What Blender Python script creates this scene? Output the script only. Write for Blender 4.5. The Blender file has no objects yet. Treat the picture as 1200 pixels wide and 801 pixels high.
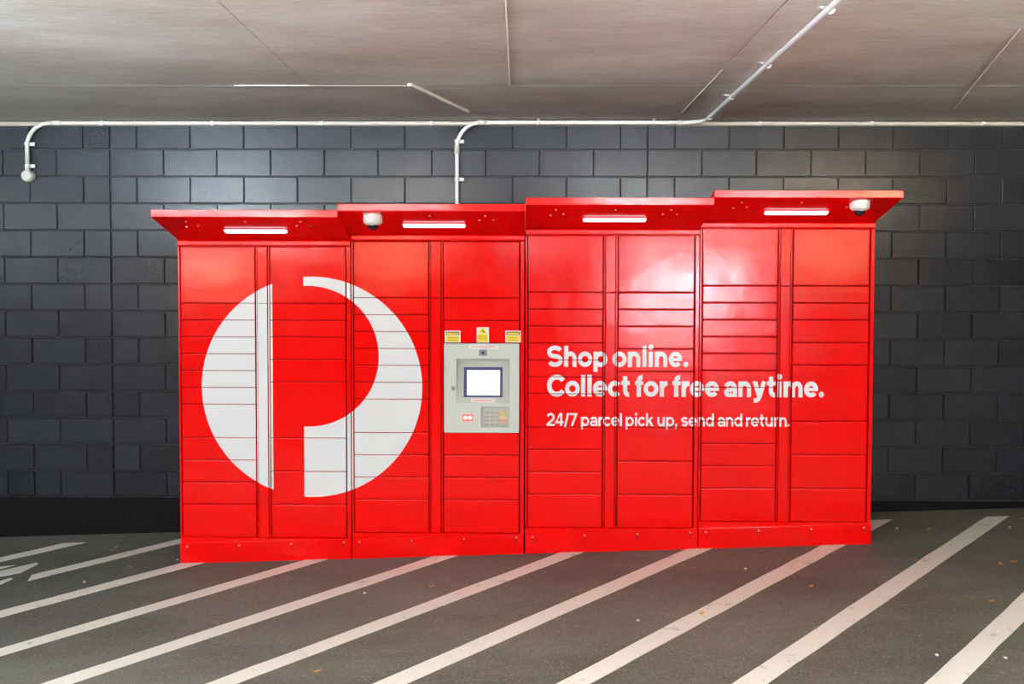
import bpy, bmesh, math, random
from mathutils import Vector, Matrix

random.seed(7)
sc = bpy.context.scene
COL = sc.collection

# ------------------------------------------------------------------ camera
F_PX = 1000.0
CAM = Vector((3.0441782, -6.3473739, 1.6018394))
YAW, PITCH, ROLL, PPY = -0.0086142, -0.0322632, 0.0021501, -34.8528
_f = Vector((math.sin(YAW) * math.cos(PITCH), math.cos(YAW) * math.cos(PITCH), math.sin(PITCH)))
_r = Vector((math.cos(YAW), -math.sin(YAW), 0))
_u = _r.cross(_f)
RIGHT = _r * math.cos(ROLL) + _u * math.sin(ROLL)
UP = -_r * math.sin(ROLL) + _u * math.cos(ROLL)
FWD = _f
cam_data = bpy.data.cameras.new('camera')
cam_data.sensor_width = 36.0
cam_data.lens = F_PX / 1200.0 * 36.0
cam_data.shift_y = PPY / 1200.0
cam_data.clip_start = 0.05
cam_data.clip_end = 200
cam = bpy.data.objects.new('camera', cam_data)
COL.objects.link(cam)
cam.matrix_world = Matrix((
    (RIGHT.x, UP.x, -FWD.x, CAM.x),
    (RIGHT.y, UP.y, -FWD.y, CAM.y),
    (RIGHT.z, UP.z, -FWD.z, CAM.z),
    (0, 0, 0, 1)))
sc.camera = cam


def ray(px, py):
    return FWD + RIGHT * ((px - 600.0) / F_PX) - UP * ((py - 400.5 - PPY) / F_PX)


def on_plane(px, py, n, d):
    n = Vector(n)
    v = ray(px, py)
    return CAM + v * ((d - n.dot(CAM)) / n.dot(v))


def on_y(px, py, y):
    return on_plane(px, py, (0, 1, 0), y)


# ------------------------------------------------------------------ view + world (daylight outside)
sc.view_settings.view_transform = 'Standard'
sc.view_settings.look = 'None'
sc.view_settings.gamma = 1.0
sc.view_settings.use_curve_mapping = False
sc.view_settings.exposure = -0.15
sc.cycles.use_denoising = True
sc.cycles.max_bounces = 8
sc.cycles.diffuse_bounces = 5
sc.cycles.sample_clamp_indirect = 8.0
world = bpy.data.worlds.new('daylight')
sc.world = world
world.use_nodes = True
bg = world.node_tree.nodes['Background']
bg.inputs[0].default_value = (0.86, 0.93, 1.0, 1)
bg.inputs[1].default_value = 54.0

FLOOR_FILL_W = 20.0  # power of the added floor fill lights
AMBER_FILL = 190.0  # strength of the added warm fill battens
LAMP_COOL, LAMP_WARM, UP_FILL, NEAR_FILL, LAMP_LOW = 3800.0, 50.0, 60.0, 1600.0, 100.0  # the up and near values drive added soffit fill

# ------------------------------------------------------------------ dimensions
CEIL = 2.81
FX, FY, F0 = 0.0334, 0.02, -0.2785


def floor_z(x, y):
    return F0 + FX * x + FY * y


def on_floor(px, py):
    return on_plane(px, py, (-FX, -FY, 1.0), F0)


LY = -0.70                       # locker door plane
MOD_X = [0.777, 1.930, 3.085, 4.237]
MOD_W = 1.151
DOOR_TOP = [1.849, 1.887, 1.926, 1.972]
UNIT = 1.943 / 52.0


# ------------------------------------------------------------------ material helpers
def new_mat(name):
    m = bpy.data.materials.new(name)
    m.use_nodes = True
    nt = m.node_tree
    b = nt.nodes['Principled BSDF']
    return m, nt, b


def simple(name, col, rough=0.5, metal=0.0, spec=0.5, coat=0.0):
    m, nt, b = new_mat(name)
    b.inputs['Base Color'].default_value = (*col, 1)
    b.inputs['Roughness'].default_value = rough
    b.inputs['Metallic'].default_value = metal
    b.inputs['Specular IOR Level'].default_value = spec
    b.inputs['Coat Weight'].default_value = coat
    return m


def emit(name, col, strength):
    m, nt, b = new_mat(name)
    b.inputs['Base Color'].default_value = (*col, 1)
    b.inputs['Emission Color'].default_value = (*col, 1)
    b.inputs['Emission Strength'].default_value = strength
    return m


def node(nt, t, **kw):
    n = nt.nodes.new(t)
    for k, v in kw.items():
        setattr(n, k, v)
    return n


def noise(nt, vec, scale, detail=4, rough=0.55):
    n = node(nt, 'ShaderNodeTexNoise')
    n.inputs['Scale'].default_value = scale
    n.inputs['Detail'].default_value = detail
    n.inputs['Roughness'].default_value = rough
    nt.links.new(vec, n.inputs['Vector'])
    return n.outputs['Fac']


def ramp(nt, fac, stops):
    n = node(nt, 'ShaderNodeValToRGB')
    cr = n.color_ramp
    while len(cr.elements) < len(stops):
        cr.elements.new(0.5)
    for e, (p, c) in zip(cr.elements, stops):
        e.position = p
        e.color = (*c, 1) if len(c) == 3 else c
    nt.links.new(fac, n.inputs['Fac'])
    return n.outputs['Color']


def mix(nt, a, b, fac, mode='MIX'):
    n = node(nt, 'ShaderNodeMix', data_type='RGBA', blend_type=mode)
    for s, v in ((6, a), (7, b), (0, fac)):
        if isinstance(v, bpy.types.NodeSocket):
            nt.links.new(v, n.inputs[s])
        elif s == 0:
            n.inputs[0].default_value = v
        else:
            n.inputs[s].default_value = (*v, 1)
    return n.outputs[2]


def bump(nt, b, h, strength, dist):
    n = node(nt, 'ShaderNodeBump')
    n.inputs['Strength'].default_value = strength
    n.inputs['Distance'].default_value = dist
    nt.links.new(h, n.inputs['Height'])
    nt.links.new(n.outputs['Normal'], b.inputs['Normal'])


def world_pos(nt):
    return node(nt, 'ShaderNodeNewGeometry').outputs['Position']


def scaled(nt, vec, s):
    n = node(nt, 'ShaderNodeVectorMath', operation='MULTIPLY')
    nt.links.new(vec, n.inputs[0])
    n.inputs[1].default_value = s
    return n.outputs[0]


# ------------------------------------------------------------------ materials
def mat_red():
    m, nt, b = new_mat('red_paint')
    pos = world_pos(nt)
    b.inputs['Base Color'].default_value = (0.84, 0.0, 0.0, 1)
    b.inputs['Specular IOR Level'].default_value = 0.35
    n1 = noise(nt, pos, 9.0, 5, 0.65)
    r = node(nt, 'ShaderNodeMapRange')
    r.inputs['From Min'].default_value = 0.35
    r.inputs['From Max'].default_value = 0.7
    r.inputs['To Min'].default_value = 0.12
    r.inputs['To Max'].default_value = 0.20
    nt.links.new(n1, r.inputs['Value'])
    nt.links.new(r.outputs[0], b.inputs['Roughness'])
    n2 = noise(nt, pos, 5.0, 3, 0.5)
    bump(nt, b, n2, 0.12, 0.02)
    return m


def mat_block():
    m, nt, b = new_mat('painted_block')
    pos = world_pos(nt)
    info = node(nt, 'ShaderNodeObjectInfo')
    base = ramp(nt, info.outputs['Random'], [(0.0, (0.007, 0.009, 0.013)), (1.0, (0.013, 0.016, 0.022))])
    dust = noise(nt, pos, 2.3, 6, 0.6)
    c = mix(nt, base, (0.040, 0.043, 0.050), ramp(nt, dust, [(0.5, (0, 0, 0)), (0.85, (0.5, 0.5, 0.5))]))
    nt.links.new(c, b.inputs['Base Color'])
    b.inputs['Roughness'].default_value = 0.27
    b.inputs['Specular IOR Level'].default_value = 0.33
    pit = noise(nt, pos, 75.0, 3, 0.7)
    pr = ramp(nt, pit, [(0.30, (0, 0, 0)), (0.42, (1, 1, 1))])
    fine = noise(nt, pos, 30.0, 4, 0.6)
    h = mix(nt, pr, fine, 0.45)
    bump(nt, b, h, 0.35, 0.004)
    return m


def mat_mortar():
    m, nt, b = new_mat('painted_mortar')
    pos = world_pos(nt)
    n = noise(nt, pos, 14, 4, 0.6)
    nt.links.new(ramp(nt, n, [(0.35, (0.008, 0.008, 0.010)), (0.75, (0.030, 0.031, 0.035))]), b.inputs['Base Color'])
    b.inputs['Roughness'].default_value = 0.6
    return m


def mat_plinth():
    m, nt, b = new_mat('black_painted_upstand')
    pos = world_pos(nt)
    n = noise(nt, scaled(nt, pos, (3, 3, 14)), 2.4, 7, 0.7)
    nt.links.new(ramp(nt, n, [(0.66, (0.005, 0.005, 0.006)), (0.74, (0.12, 0.12, 0.115))]), b.inputs['Base Color'])
    b.inputs['Roughness'].default_value = 0.45
    b.inputs['Specular IOR Level'].default_value = 0.05
    bump(nt, b, noise(nt, pos, 20, 5, 0.6), 0.3, 0.004)
    return m


def mat_ceiling():
    m, nt, b = new_mat('bare_concrete_soffit')
    pos = world_pos(nt)
    info = node(nt, 'ShaderNodeObjectInfo')
    big = noise(nt, scaled(nt, pos, (0.5, 1.3, 1)), 1.6, 7, 0.6)
    c1 = ramp(nt, big, [(0.30, (0.33, 0.28, 0.225)), (0.42, (0.46, 0.42, 0.37)), (0.56, (0.56, 0.535, 0.49)), (0.68, (0.70, 0.69, 0.65))])
    grain = noise(nt, scaled(nt, pos, (3, 22, 1)), 3.0, 5, 0.65)
    c2 = mix(nt, c1, ramp(nt, grain, [(0.3, (0.33, 0.28, 0.24)), (0.7, (0.74, 0.72, 0.68))]), 0.38)
    var = ramp(nt, info.outputs['Random'], [(0, (0.92, 0.92, 0.92)), (1, (1, 1, 1))])
    c3 = mix(nt, c2, var, 1.0, 'MULTIPLY')
    nt.links.new(c3, b.inputs['Base Color'])
    b.inputs['Roughness'].default_value = 0.55
    bump(nt, b, noise(nt, pos, 12, 6, 0.6), 0.15, 0.01)
    return m


def mat_asphalt():
    m, nt, b = new_mat('dark_pavement')
    pos = world_pos(nt)
    big = noise(nt, scaled(nt, pos, (0.7, 1.4, 1)), 1.3, 7, 0.62)
    c1 = ramp(nt, big, [(0.28, (0.040, 0.042, 0.034)), (0.5, (0.078, 0.082, 0.069)), (0.75, (0.125, 0.129, 0.112))])
    speck = noise(nt, pos, 95, 3, 0.6)
    c2 = mix(nt, c1, (0.24, 0.23, 0.21), ramp(nt, speck, [(0.54, (0, 0, 0)), (0.72, (0.75, 0.75, 0.75))]))
    dark = noise(nt, pos, 70, 3, 0.6)
    c3 = mix(nt, c2, (0.03, 0.03, 0.028), ramp(nt, dark, [(0.54, (0, 0, 0)), (0.72, (0.75, 0.75, 0.75))]))
    st = noise(nt, scaled(nt, pos, (1, 1.5, 1)), 5.5, 4, 0.6)
    c4 = mix(nt, c3, (0.028, 0.027, 0.025), ramp(nt, st, [(0.68, (0, 0, 0)), (0.78, (0.6, 0.6, 0.6))]))
    scr = noise(nt, scaled(nt, pos, (1.2, 9, 1)), 2.2, 6, 0.7)
    c5 = mix(nt, c4, (0.2, 0.195, 0.18), ramp(nt, scr, [(0.60, (0, 0, 0)), (0.74, (0.4, 0.4, 0.4))]))
    nt.links.new(c5, b.inputs['Base Color'])
    b.inputs['Roughness'].default_value = 0.7
    bump(nt, b, noise(nt, pos, 140, 3, 0.6), 0.5, 0.004)
    return m


def mat_road_paint():
    m, nt, b = new_mat('worn_white_road_paint')
    pos = world_pos(nt)
    n = noise(nt, pos, 60, 4, 0.7)
    c1 = ramp(nt, n, [(0.26, (0.36, 0.36, 0.32)), (0.38, (0.72, 0.73, 0.665))])
    n2 = noise(nt, pos, 9, 5, 0.65)
    c2 = mix(nt, c1, (0.16, 0.155, 0.145), ramp(nt, n2, [(0.60, (0, 0, 0)), (0.76, (0.75, 0.75, 0.75))]))
    nt.links.new(c2, b.inputs['Base Color'])
    b.inputs['Roughness'].default_value = 0.65
    bump(nt, b, n, 0.3, 0.003)
    return m


RED = mat_red()
BLOCK = mat_block()
MORTAR = mat_mortar()
PLINTH = mat_plinth()
SOFFIT = mat_ceiling()
ASPHALT = mat_asphalt()
ROADPAINT = mat_road_paint()
GAPSHADE = simple('dark_maroon_gap_shade', (0.06, 0.004, 0.004), 0.8, 0.0, 0.1)  # dark colour that paints the shade in the door gaps
WHITEFILM = simple('white_vinyl_film', (0.80, 0.82, 0.84), 0.38)
PVC = simple('cream_pvc', (0.43, 0.41, 0.36), 0.45)
SEALANT = simple('beige_sealing_strip', (0.26, 0.22, 0.18), 0.7)
PVCWHITE = simple('white_pvc', (0.54, 0.53, 0.54), 0.4)
FIN = simple('pale_concrete_fin', (0.60, 0.54, 0.48), 0.8)
DARKGAP = simple('dark_joint', (0.03, 0.025, 0.022), 0.9)
BARE = simple('rough_side_concrete', (0.20, 0.18, 0.15), 0.8)
GREYPANEL = simple('pale_grey_enamel', (0.60, 0.64, 0.59), 0.45)
GREYEDGE = simple('pale_grey_edge', (0.50, 0.53, 0.48), 0.5)
BEZEL = simple('navy_bezel', (0.018, 0.022, 0.11), 0.3)
SCREEN = emit('lit_screen', (0.92, 0.94, 1.0), 1.6)
STEEL = simple('brushed_steel', (0.55, 0.54, 0.50), 0.35, 0.9)
SCREWMAT = simple('dull_zinc_screw', (0.72, 0.64, 0.52), 0.4, 0.6)
BLACK = simple('black_plastic', (0.012, 0.012, 0.014), 0.25)
DOMEGLASS = simple('smoked_dome', (0.006, 0.006, 0.008), 0.05)
CAMWHITE = simple('white_camera_shell', (0.78, 0.77, 0.73), 0.4)
YELLOW = simple('yellow_sticker', (0.85, 0.66, 0.01), 0.45)
INK = simple('black_ink', (0.03, 0.03, 0.03), 0.5)
GREYINK = simple('olive_small_print', (0.42, 0.34, 0.03), 0.5)
PINKINK = simple('pale_red_print', (0.82, 0.50, 0.50), 0.5)
STICKERWHITE = simple('white_sticker', (0.80, 0.80, 0.79), 0.45)
LEDWHITE = emit('white_light_tube', (0.95, 0.90, 1.0), 2.6)
LEDCAP = simple('tube_end_cap', (0.75, 0.74, 0.78), 0.4)
REDGLOW = emit('red_scanner_glow', (1.0, 0.10, 0.10), 0.9)
SCANLED = emit('scanner_led', (1.0, 0.80, 0.62), 2.5)
KEYDARK = simple('grey_key', (0.30, 0.30, 0.28), 0.4, 0.4)
KEYPAD = simple('keypad_plate', (0.48, 0.48, 0.44), 0.4, 0.4)
KEYYEL = simple('yellow_key', (0.72, 0.52, 0.08), 0.4)
KEYRED = simple('red_key', (0.55, 0.20, 0.12), 0.4)
KEYGRN = simple('green_key', (0.34, 0.36, 0.22), 0.4)
LEAF = simple('dry_orange_leaf', (0.72, 0.36, 0.06), 0.7)
SCRAP = simple('white_scrap', (0.66, 0.64, 0.60), 0.8)
CANOPYRED = RED


# ------------------------------------------------------------------ object helpers
ORIGIN = {}


def link(o, parent, loc):
    COL.objects.link(o)
    loc = Vector(loc)
    if parent is not None:
        o.parent = parent
        o.location = loc - ORIGIN[parent.name]
    else:
        o.location = loc
    ORIGIN[o.name] = loc
    return o


def obj(name, me, mats, parent=None, loc=(0, 0, 0), smooth=False):
    if mats is not None:
        if not isinstance(mats, (list, tuple)):
            mats = [mats]
        if len(me.materials) == 0:
            for m in mats:
                me.materials.append(m)
    if smooth:
        for p in me.polygons:
            p.use_smooth = True
    return link(bpy.data.objects.new(name, me), parent, loc)


def thing(name, label, cat, loc, group=None):
    o = bpy.data.objects.new(name, None)
    o.empty_display_size = 0.1
    link(o, None, loc)
    return tag(o, label, cat, group)


def tag(o, label, cat, group=None):
    o['label'] = label
    o['category'] = cat
    if group:
        o['group'] = group
    return o


def struct(o):
    o['kind'] = 'structure'
    return o


def to_mesh(bm, name='mesh'):
    bmesh.ops.recalc_face_normals(bm, faces=bm.faces)
    me = bpy.data.meshes.new(name)
    bm.to_mesh(me)
    bm.free()
    return me


def bm_box(bm, c, s, mi=0):
    r = bmesh.ops.create_cube(bm, size=1.0)
    for v in r['verts']:
        v.co = Vector((v.co.x * s[0] + c[0], v.co.y * s[1] + c[1], v.co.z * s[2] + c[2]))
    fs = {f for v in r['verts'] for f in v.link_faces}
    for f in fs:
        f.material_index = mi
    return r['verts']


def box_mesh(s, bevel=0.0, seg=2, c=(0, 0, 0)):
    bm = bmesh.new()
    bm_box(bm, c, s)
    if bevel:
        bmesh.ops.bevel(bm, geom=bm.edges[:], offset=bevel, segments=seg, profile=0.5, affect='EDGES')
    return to_mesh(bm)


def prism_mesh(profile, x0, x1, bevel=0.0):
    """profile in (y, z), extruded along x"""
    bm = bmesh.new()
    a = [bm.verts.new((x0, y, z)) for y, z in profile]
    b = [bm.verts.new((x1, y, z)) for y, z in profile]
    n = len(profile)
    bm.faces.new(a)
    bm.faces.new(b[::-1])
    for i in range(n):
        bm.faces.new((a[i], a[(i + 1) % n], b[(i + 1) % n], b[i]))
    bmesh.ops.recalc_face_normals(bm, faces=bm.faces)
    if bevel:
        bmesh.ops.bevel(bm, geom=bm.edges[:], offset=bevel, segments=2, profile=0.5, affect='EDGES')
    return to_mesh(bm)


def poly_prism(pts, y0, y1):
    """polygon in (x, z), extruded along y"""
    bm = bmesh.new()
    a = [bm.verts.new((x, y0, z)) for x, z in pts]
    b = [bm.verts.new((x, y1, z)) for x, z in pts]
    n = len(pts)
    bm.faces.new(a)
    bm.faces.new(b[::-1])
    for i in range(n):
        bm.faces.new((a[i], a[(i + 1) % n], b[(i + 1) % n], b[i]))
    return to_mesh(bm)


def lathe_mesh(prof, seg=28):
    """prof: (radius, z) revolved about z"""
    bm = bmesh.new()
    rings = []
    for r, z in prof:
        if r < 1e-5:
            rings.append([bm.verts.new((0, 0, z))])
        else:
            rings.append([bm.verts.new((r * math.cos(2 * math.pi * i / seg), r * math.sin(2 * math.pi * i / seg), z)) for i in range(seg)])
    for a, b in zip(rings, rings[1:]):
        for i in range(seg):
            j = (i + 1) % seg
            if len(a) == 1 and len(b) > 1:
                bm.faces.new((a[0], b[i], b[j]))
            elif len(b) == 1 and len(a) > 1:
                bm.faces.new((a[i], a[j], b[0]))
            elif len(a) > 1:
                bm.faces.new((a[i], a[j], b[j], b[i]))
    if len(rings[0]) > 1:
        bm.faces.new(rings[0])
    if len(rings[-1]) > 1:
        bm.faces.new(rings[-1])
    return to_mesh(bm)


def tube_mesh(path, radius, seg=14):
    bm = bmesh.new()
    raw = [Vector(p) for p in path]
    path = [raw[0]]
    for a, b in zip(raw, raw[1:]):
        n = max(1, int((b - a).length / 0.15))
        path += [a.lerp(b, k / n) for k in range(1, n + 1)]
    rings = []
    t0 = (path[1] - path[0]).normalized()
    ref = Vector((0, 0, 1)) if abs(t0.z) < 0.9 else Vector((0, 1, 0))
    nrm = t0.cross(ref).normalized()
    for i, p in enumerate(path):
        a = path[max(i - 1, 0)]
        b = path[min(i + 1, len(path) - 1)]
        t = (b - a).normalized()
        nrm = (nrm - t * nrm.dot(t)).normalized()
        bn = t.cross(nrm)
        rings.append([bm.verts.new(p + (nrm * math.cos(2 * math.pi * k / seg) + bn * math.sin(2 * math.pi * k / seg)) * radius) for k in range(seg)])
    for a, b in zip(rings, rings[1:]):
        for k in range(seg):
            bm.faces.new((a[k], a[(k + 1) % seg], b[(k + 1) % seg], b[k]))
    bm.faces.new(rings[0])
    bm.faces.new(rings[-1])
    me = to_mesh(bm)
    for p in me.polygons:
        p.use_smooth = len(p.vertices) == 4
    return me


def bend(p0, corner, p1, rad, n=10):
    """points of a rounded corner"""
    p0, corner, p1 = Vector(p0), Vector(corner), Vector(p1)
    a = (p0 - corner).normalized()
    b = (p1 - corner).normalized()
    c = corner + (a + b) * rad
    out = []
    for i in range(n + 1):
        t = i / n * math.pi / 2
        out.append(c - b * rad * math.cos(t) - a * rad * math.sin(t))
    return out


_cache = {}


def cached(key, fn):
    if key not in _cache:
        _cache[key] = fn()
    return _cache[key]


# ------------------------------------------------------------------ room shell
XL, XR, YB = -7.0, 14.0, -24.0
# floor
bm = bmesh.new()
vs = [bm.verts.new((x, y, floor_z(x, y))) for x, y in ((XL, 0.3), (XR, 0.3), (XR, YB), (XL, YB))]
vb = [bm.verts.new((v.co.x, v.co.y, v.co.z - 0.2)) for v in vs]
bm.faces.new(vs)
bm.faces.new(vb[::-1])
for i in range(4):
    bm.faces.new((vs[i], vb[i], vb[(i + 1) % 4], vs[(i + 1) % 4]))
floor = struct(obj('floor', to_mesh(bm), ASPHALT))
floor['label'] = 'dark worn pavement sloping up to the right'

# ceiling slab and the cast panels under it
ceiling = struct(obj('ceiling', box_mesh((XR - XL, 0.3 - YB, 0.25), c=((XL + XR) / 2, (0.3 + YB) / 2, CEIL + 0.135)), DARKGAP))
ceiling['label'] = 'bare concrete soffit cast in wide panels'
jy = on_plane(600, 100, (0, 0, 1), CEIL).y
jx = [on_plane(308, 50, (0, 0, 1), CEIL).x, on_plane(595, 50, (0, 0, 1), CEIL).x, on_plane(863, 64, (0, 0, 1), CEIL).x]
GAP = 0.004


def ceiling_panel(x0, x1, y0, y1, drop=0.0):
    return obj('ceiling_panel', box_mesh((x1 - x0 - GAP, abs(y1 - y0) - GAP, 0.02), 0.002, 1), SOFFIT, ceiling,
               ((x0 + x1) / 2, (y0 + y1) / 2, CEIL + 0.01 - drop))


ceiling_panel(XL, jx[2], 0.3, jy)
ceiling_panel(jx[2], XR, 0.3, jy)
ceiling_panel(XL, jx[0], jy, -5.2, 0.0)
ceiling_panel(jx[0], jx[1], jy, -5.2, 0.003)
ceiling_panel(jx[1], jx[2], jy, -5.2)
ceiling_panel(jx[2], XR, jy, -5.2)
for k in range(5):
    ceiling_panel(XL, XR, -5.2 - k * 3.76, -5.2 - (k + 1) * 3.76)


def fin(x0, y0, x1, y1, w=0.009):
    d = Vector((x1 - x0, y1 - y0, 0))
    L = d.length
    o = obj('joint_fin', box_mesh((L, w, 0.008), 0.002, 1), FIN, ceiling, ((x0 + x1) / 2, (y0 + y1) / 2, CEIL - 0.001))
    o.rotation_euler.z = math.atan2(d.y, d.x)


fx0, fx1 = on_plane(275, 100, (0, 0, 1), CEIL).x, on_plane(478, 100, (0, 0, 1), CEIL).x
fin(fx0, jy, fx1, jy)
fin(jx[1], jy, jx[1], -3.0, 0.007)
fin(jx[2], -0.30, jx[2], -1.5, 0.006)
fin(on_plane(1118, 127, (0, 0, 1), CEIL).x, on_plane(1118, 127, (0, 0, 1), CEIL).y,
    on_plane(1196, 33, (0, 0, 1), CEIL).x, on_plane(1196, 33, (0, 0, 1), CEIL).y, 0.003)

# rear and side walls of the car park (behind the camera), daylight opening in the rear wall
bm = bmesh.new()
bm_box(bm, (XL - 0.1, (0.3 + YB) / 2, 0.79), (0.2, 0.3 - YB, 3.58))  # stops short of the soffit, leaving an added slot for daylight
bm_box(bm, (XL - 0.1, -1.2, 1.2), (0.2, 3.0, 4.4))
struct(obj('wall_left', to_mesh(bm), BARE))
struct(obj('wall_right', box_mesh((0.2, 0.3 - YB, 4.4), c=(XR + 0.1, (0.3 + YB) / 2, 1.2)), BARE))
OX0, OX1, OZ0, OZ1 = 6.8, 10.4, 0.35, 2.6
bm = bmesh.new()
bm_box(bm, ((XL + OX0) / 2, YB - 0.1, 1.2), (OX0 - XL, 0.2, 4.4))
bm_box(bm, ((XR + OX1) / 2, YB - 0.1, 1.2), (XR - OX1, 0.2, 4.4))
bm_box(bm, ((OX0 + OX1) / 2, YB - 0.1, (OZ1 + 3.4) / 2), (OX1 - OX0, 0.2, 3.4 - OZ1))
bm_box(bm, ((OX0 + OX1) / 2, YB - 0.1, (OZ0 - 1.0) / 2), (OX1 - OX0, 0.2, OZ0 + 1.0))
struct(obj('wall_rear', to_mesh(bm), BARE))

# block wall
wall = struct(obj('wall_back', box_mesh((XR - XL, 0.25, 3.9), c=((XL + XR) / 2, 0.125 + 0.011, 1.1)), MORTAR))
wall['label'] = 'dark charcoal painted concrete block wall'
JX0, JX1 = 0.0, 3.988
PB, PC = JX1 / 10.0, 0.4016
GX, GZ = 0.006, 0.009


def block_mesh(w, h):
    return cached(('block', round(w, 4), round(h, 4)), lambda: box_mesh((w - GX, 0.05, h - GZ), 0.0035, 1))


def row_cells(r):
    full = (r % 2 == 0)
    cells = []

    def seg(x0, p, n, left):
        edges = [0.0] if full else [0.0, 0.5]
        e = [0.0] + ([] if full else [0.5])
        k = 1 if full else 1.5
        while k <= n + 0.01:
            e.append(k)
            k += 1
        if not full and e[-1] < n - 0.01:
            e.append(n)
        for a, b in zip(e, e[1:]):
            if left:
                cells.append((x0 - b * p, x0 - a * p))
            else:
                cells.append((x0 + a * p, x0 + b * p))
    seg(JX0, 0.4, 17, True)
    seg(JX0, PB, 10, False)
    seg(JX1, PC, 20, False)
    return cells


far_bm = bmesh.new()
for r in range(14):
    z0 = r * 0.2
    z1 = z0 + 0.2 if r < 13 else CEIL - 0.005
    for a, b in row_cells(r):
        if r == 0 and abs(a + 0.8) < 0.02:
            pieces = [(a, (a + b) / 2 - 0.0), ((a + b) / 2, b)]
        else:
            pieces = [(a, b)]
        for x0, x1 in pieces:
            xc, zc = (x0 + x1) / 2, (z0 + z1) / 2
            yj = 0.025 + random.uniform(-0.0014, 0.0014) - 0.002
            if x1 < -1.3 or x0 > 7.35:
                if x1 > -4.5 and x0 < 11:
                    bm_box(far_bm, (xc, yj, zc), (x1 - x0 - GX, 0.05, z1 - z0 - GZ))
                continue
            if x0 > 1.3 and x1 < 4.9 and z1 < 1.75:
                continue                     # wholly behind the lockers
            o = obj('block', block_mesh(x1 - x0, z1 - z0), BLOCK, wall, (xc, yj, zc))
            o.rotation_euler = (random.uniform(-0.004, 0.004), 0, random.uniform(-0.003, 0.003))
o = obj('far_blocks', to_mesh(far_bm), BLOCK, wall, (0, 0, 0))
o['kind'] = 'stuff'

# black upstand below the blocks
bm = bmesh.new()
pr = [(-0.004, -0.75), (-0.006, -0.008), (0.03, -0.003), (0.03, -0.75)]
struct(obj('baseboard_back', prism_mesh(pr, XL, XR, 0.002), PLINTH))

# pale strip closing the wall against the soffit
struct(obj('trim_1', box_mesh((XR - XL, 0.016, 0.03), 0.004, 2, c=((XL + XR) / 2, -0.006, 2.785)), SEALANT))

# painted stripes (45 degrees), children of the floor
ANG = math.radians(44.2)
DX, DY = math.cos(ANG), math.sin(ANG)
PT = 0.0025


def paint_poly(name, pts):
    bm = bmesh.new()
    top = [bm.verts.new((x, y, floor_z(x, y) + PT)) for x, y in pts]
    bot = [bm.verts.new((x, y, floor_z(x, y) - 0.002)) for x, y in pts]
    bm.faces.new(top)
    bm.faces.new(bot[::-1])
    n = len(pts)
    for i in range(n):
        bm.faces.new((top[i], bot[i], bot[(i + 1) % n], top[(i + 1) % n]))
    return obj(name, to_mesh(bm), ROADPAINT, floor, (0, 0, 0))


def stripe(xl, w, y_top, y_bot, cut=0.0):
    """left edge passes x = xl at y = -0.72"""
    def at(x_off, y):
        return (xl + x_off + (y + 0.72) * DX / DY, y)
    pts = []
    N = 36
    ys = [y_bot + (y_top - y_bot) * i / N for i in range(N + 1)]
    jl = [random.uniform(-0.004, 0.004) for _ in ys]
    jr = [random.uniform(-0.004, 0.004) for _ in ys]
    left = [at(j, y) for y, j in zip(ys, jl)]
    right = [at(w + j, y - (cut if i == 0 else 0)) for i, (y, j) in enumerate(zip(ys, jr))]
    paint_poly('painted_stripe', left + right[::-1])


for xl, w, yt, yb in ((-0.81, 0.155, -0.20, -3.0), (1.61, 0.152, -0.2, -4.8), (2.47, 0.158, -0.2, -4.8),
                      (3.315, 0.158, -0.2, -4.8), (4.155, 0.165, -0.2, -4.8), (5.05, 0.16, -0.2, -4.8),
                      (5.885, 0.165, -0.2, -4.8), (6.775, 0.165, -0.2, -4.8), (0.775, 0.16, -0.2, -4.8), (7.62, 0.16, -0.2, -4.8)):
    stripe(xl, w, yt, yb)
stripe(0.005, 0.15, -0.17, -0.86, 0.11)
for pts in ([(-8, 671), (43, 659), (44.5, 661), (24, 671), (-8, 677)],
            [(-8, 665), (18, 662), (-8, 668.5)],
            [(-8, 683.5), (12, 677), (15, 678), (-8, 689)]):
    paint_poly('painted_mark', [tuple(on_floor(*q)[:2]) for q in pts])

# ------------------------------------------------------------------ lettering and emblem (flat 2D meshes in x, z)


LAYER = [0]


def layer_y():
    LAYER[0] += 1
    return -0.00012 * (LAYER[0] % 4)


def strip2d(bm, pts, w, closed=False, ws=None):
    yy = layer_y()
    n = len(pts)
    L, R = [], []
    for i, (x, y) in enumerate(pts):
        if closed:
            a, b = pts[i - 1], pts[(i + 1) % n]
        else:
            a, b = pts[max(i - 1, 0)], pts[min(i + 1, n - 1)]
        tx, ty = b[0] - a[0], b[1] - a[1]
        l = math.hypot(tx, ty) or 1
        nx, ny = -ty / l, tx / l
        hw = (ws[i] if ws else w) / 2
        L.append(bm.verts.new((x + nx * hw, yy, y + ny * hw)))
        R.append(bm.verts.new((x - nx * hw, yy, y - ny * hw)))
    m = n if closed else n - 1
    for i in range(m):
        j = (i + 1) % n
        bm.faces.new((L[i], L[j], R[j], R[i]))


def arc(cx, cy, rx, ry, a0, a1, n=18):
    return [(cx + rx * math.cos(math.radians(a0 + (a1 - a0) * i / n)), cy + ry * math.sin(math.radians(a0 + (a1 - a0) * i / n))) for i in range(n + 1)]


def disc2d(bm, cx, cy, r, n=20):
    yy = layer_y()
    bm.faces.new([bm.verts.new((cx + r * math.cos(2 * math.pi * i / n), yy, cy + r * math.sin(2 * math.pi * i / n))) for i in range(n)])


def quad2d(bm, pts):
    yy = layer_y()
    bm.faces.new([bm.verts.new((x, yy, y)) for x, y in pts])


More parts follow.
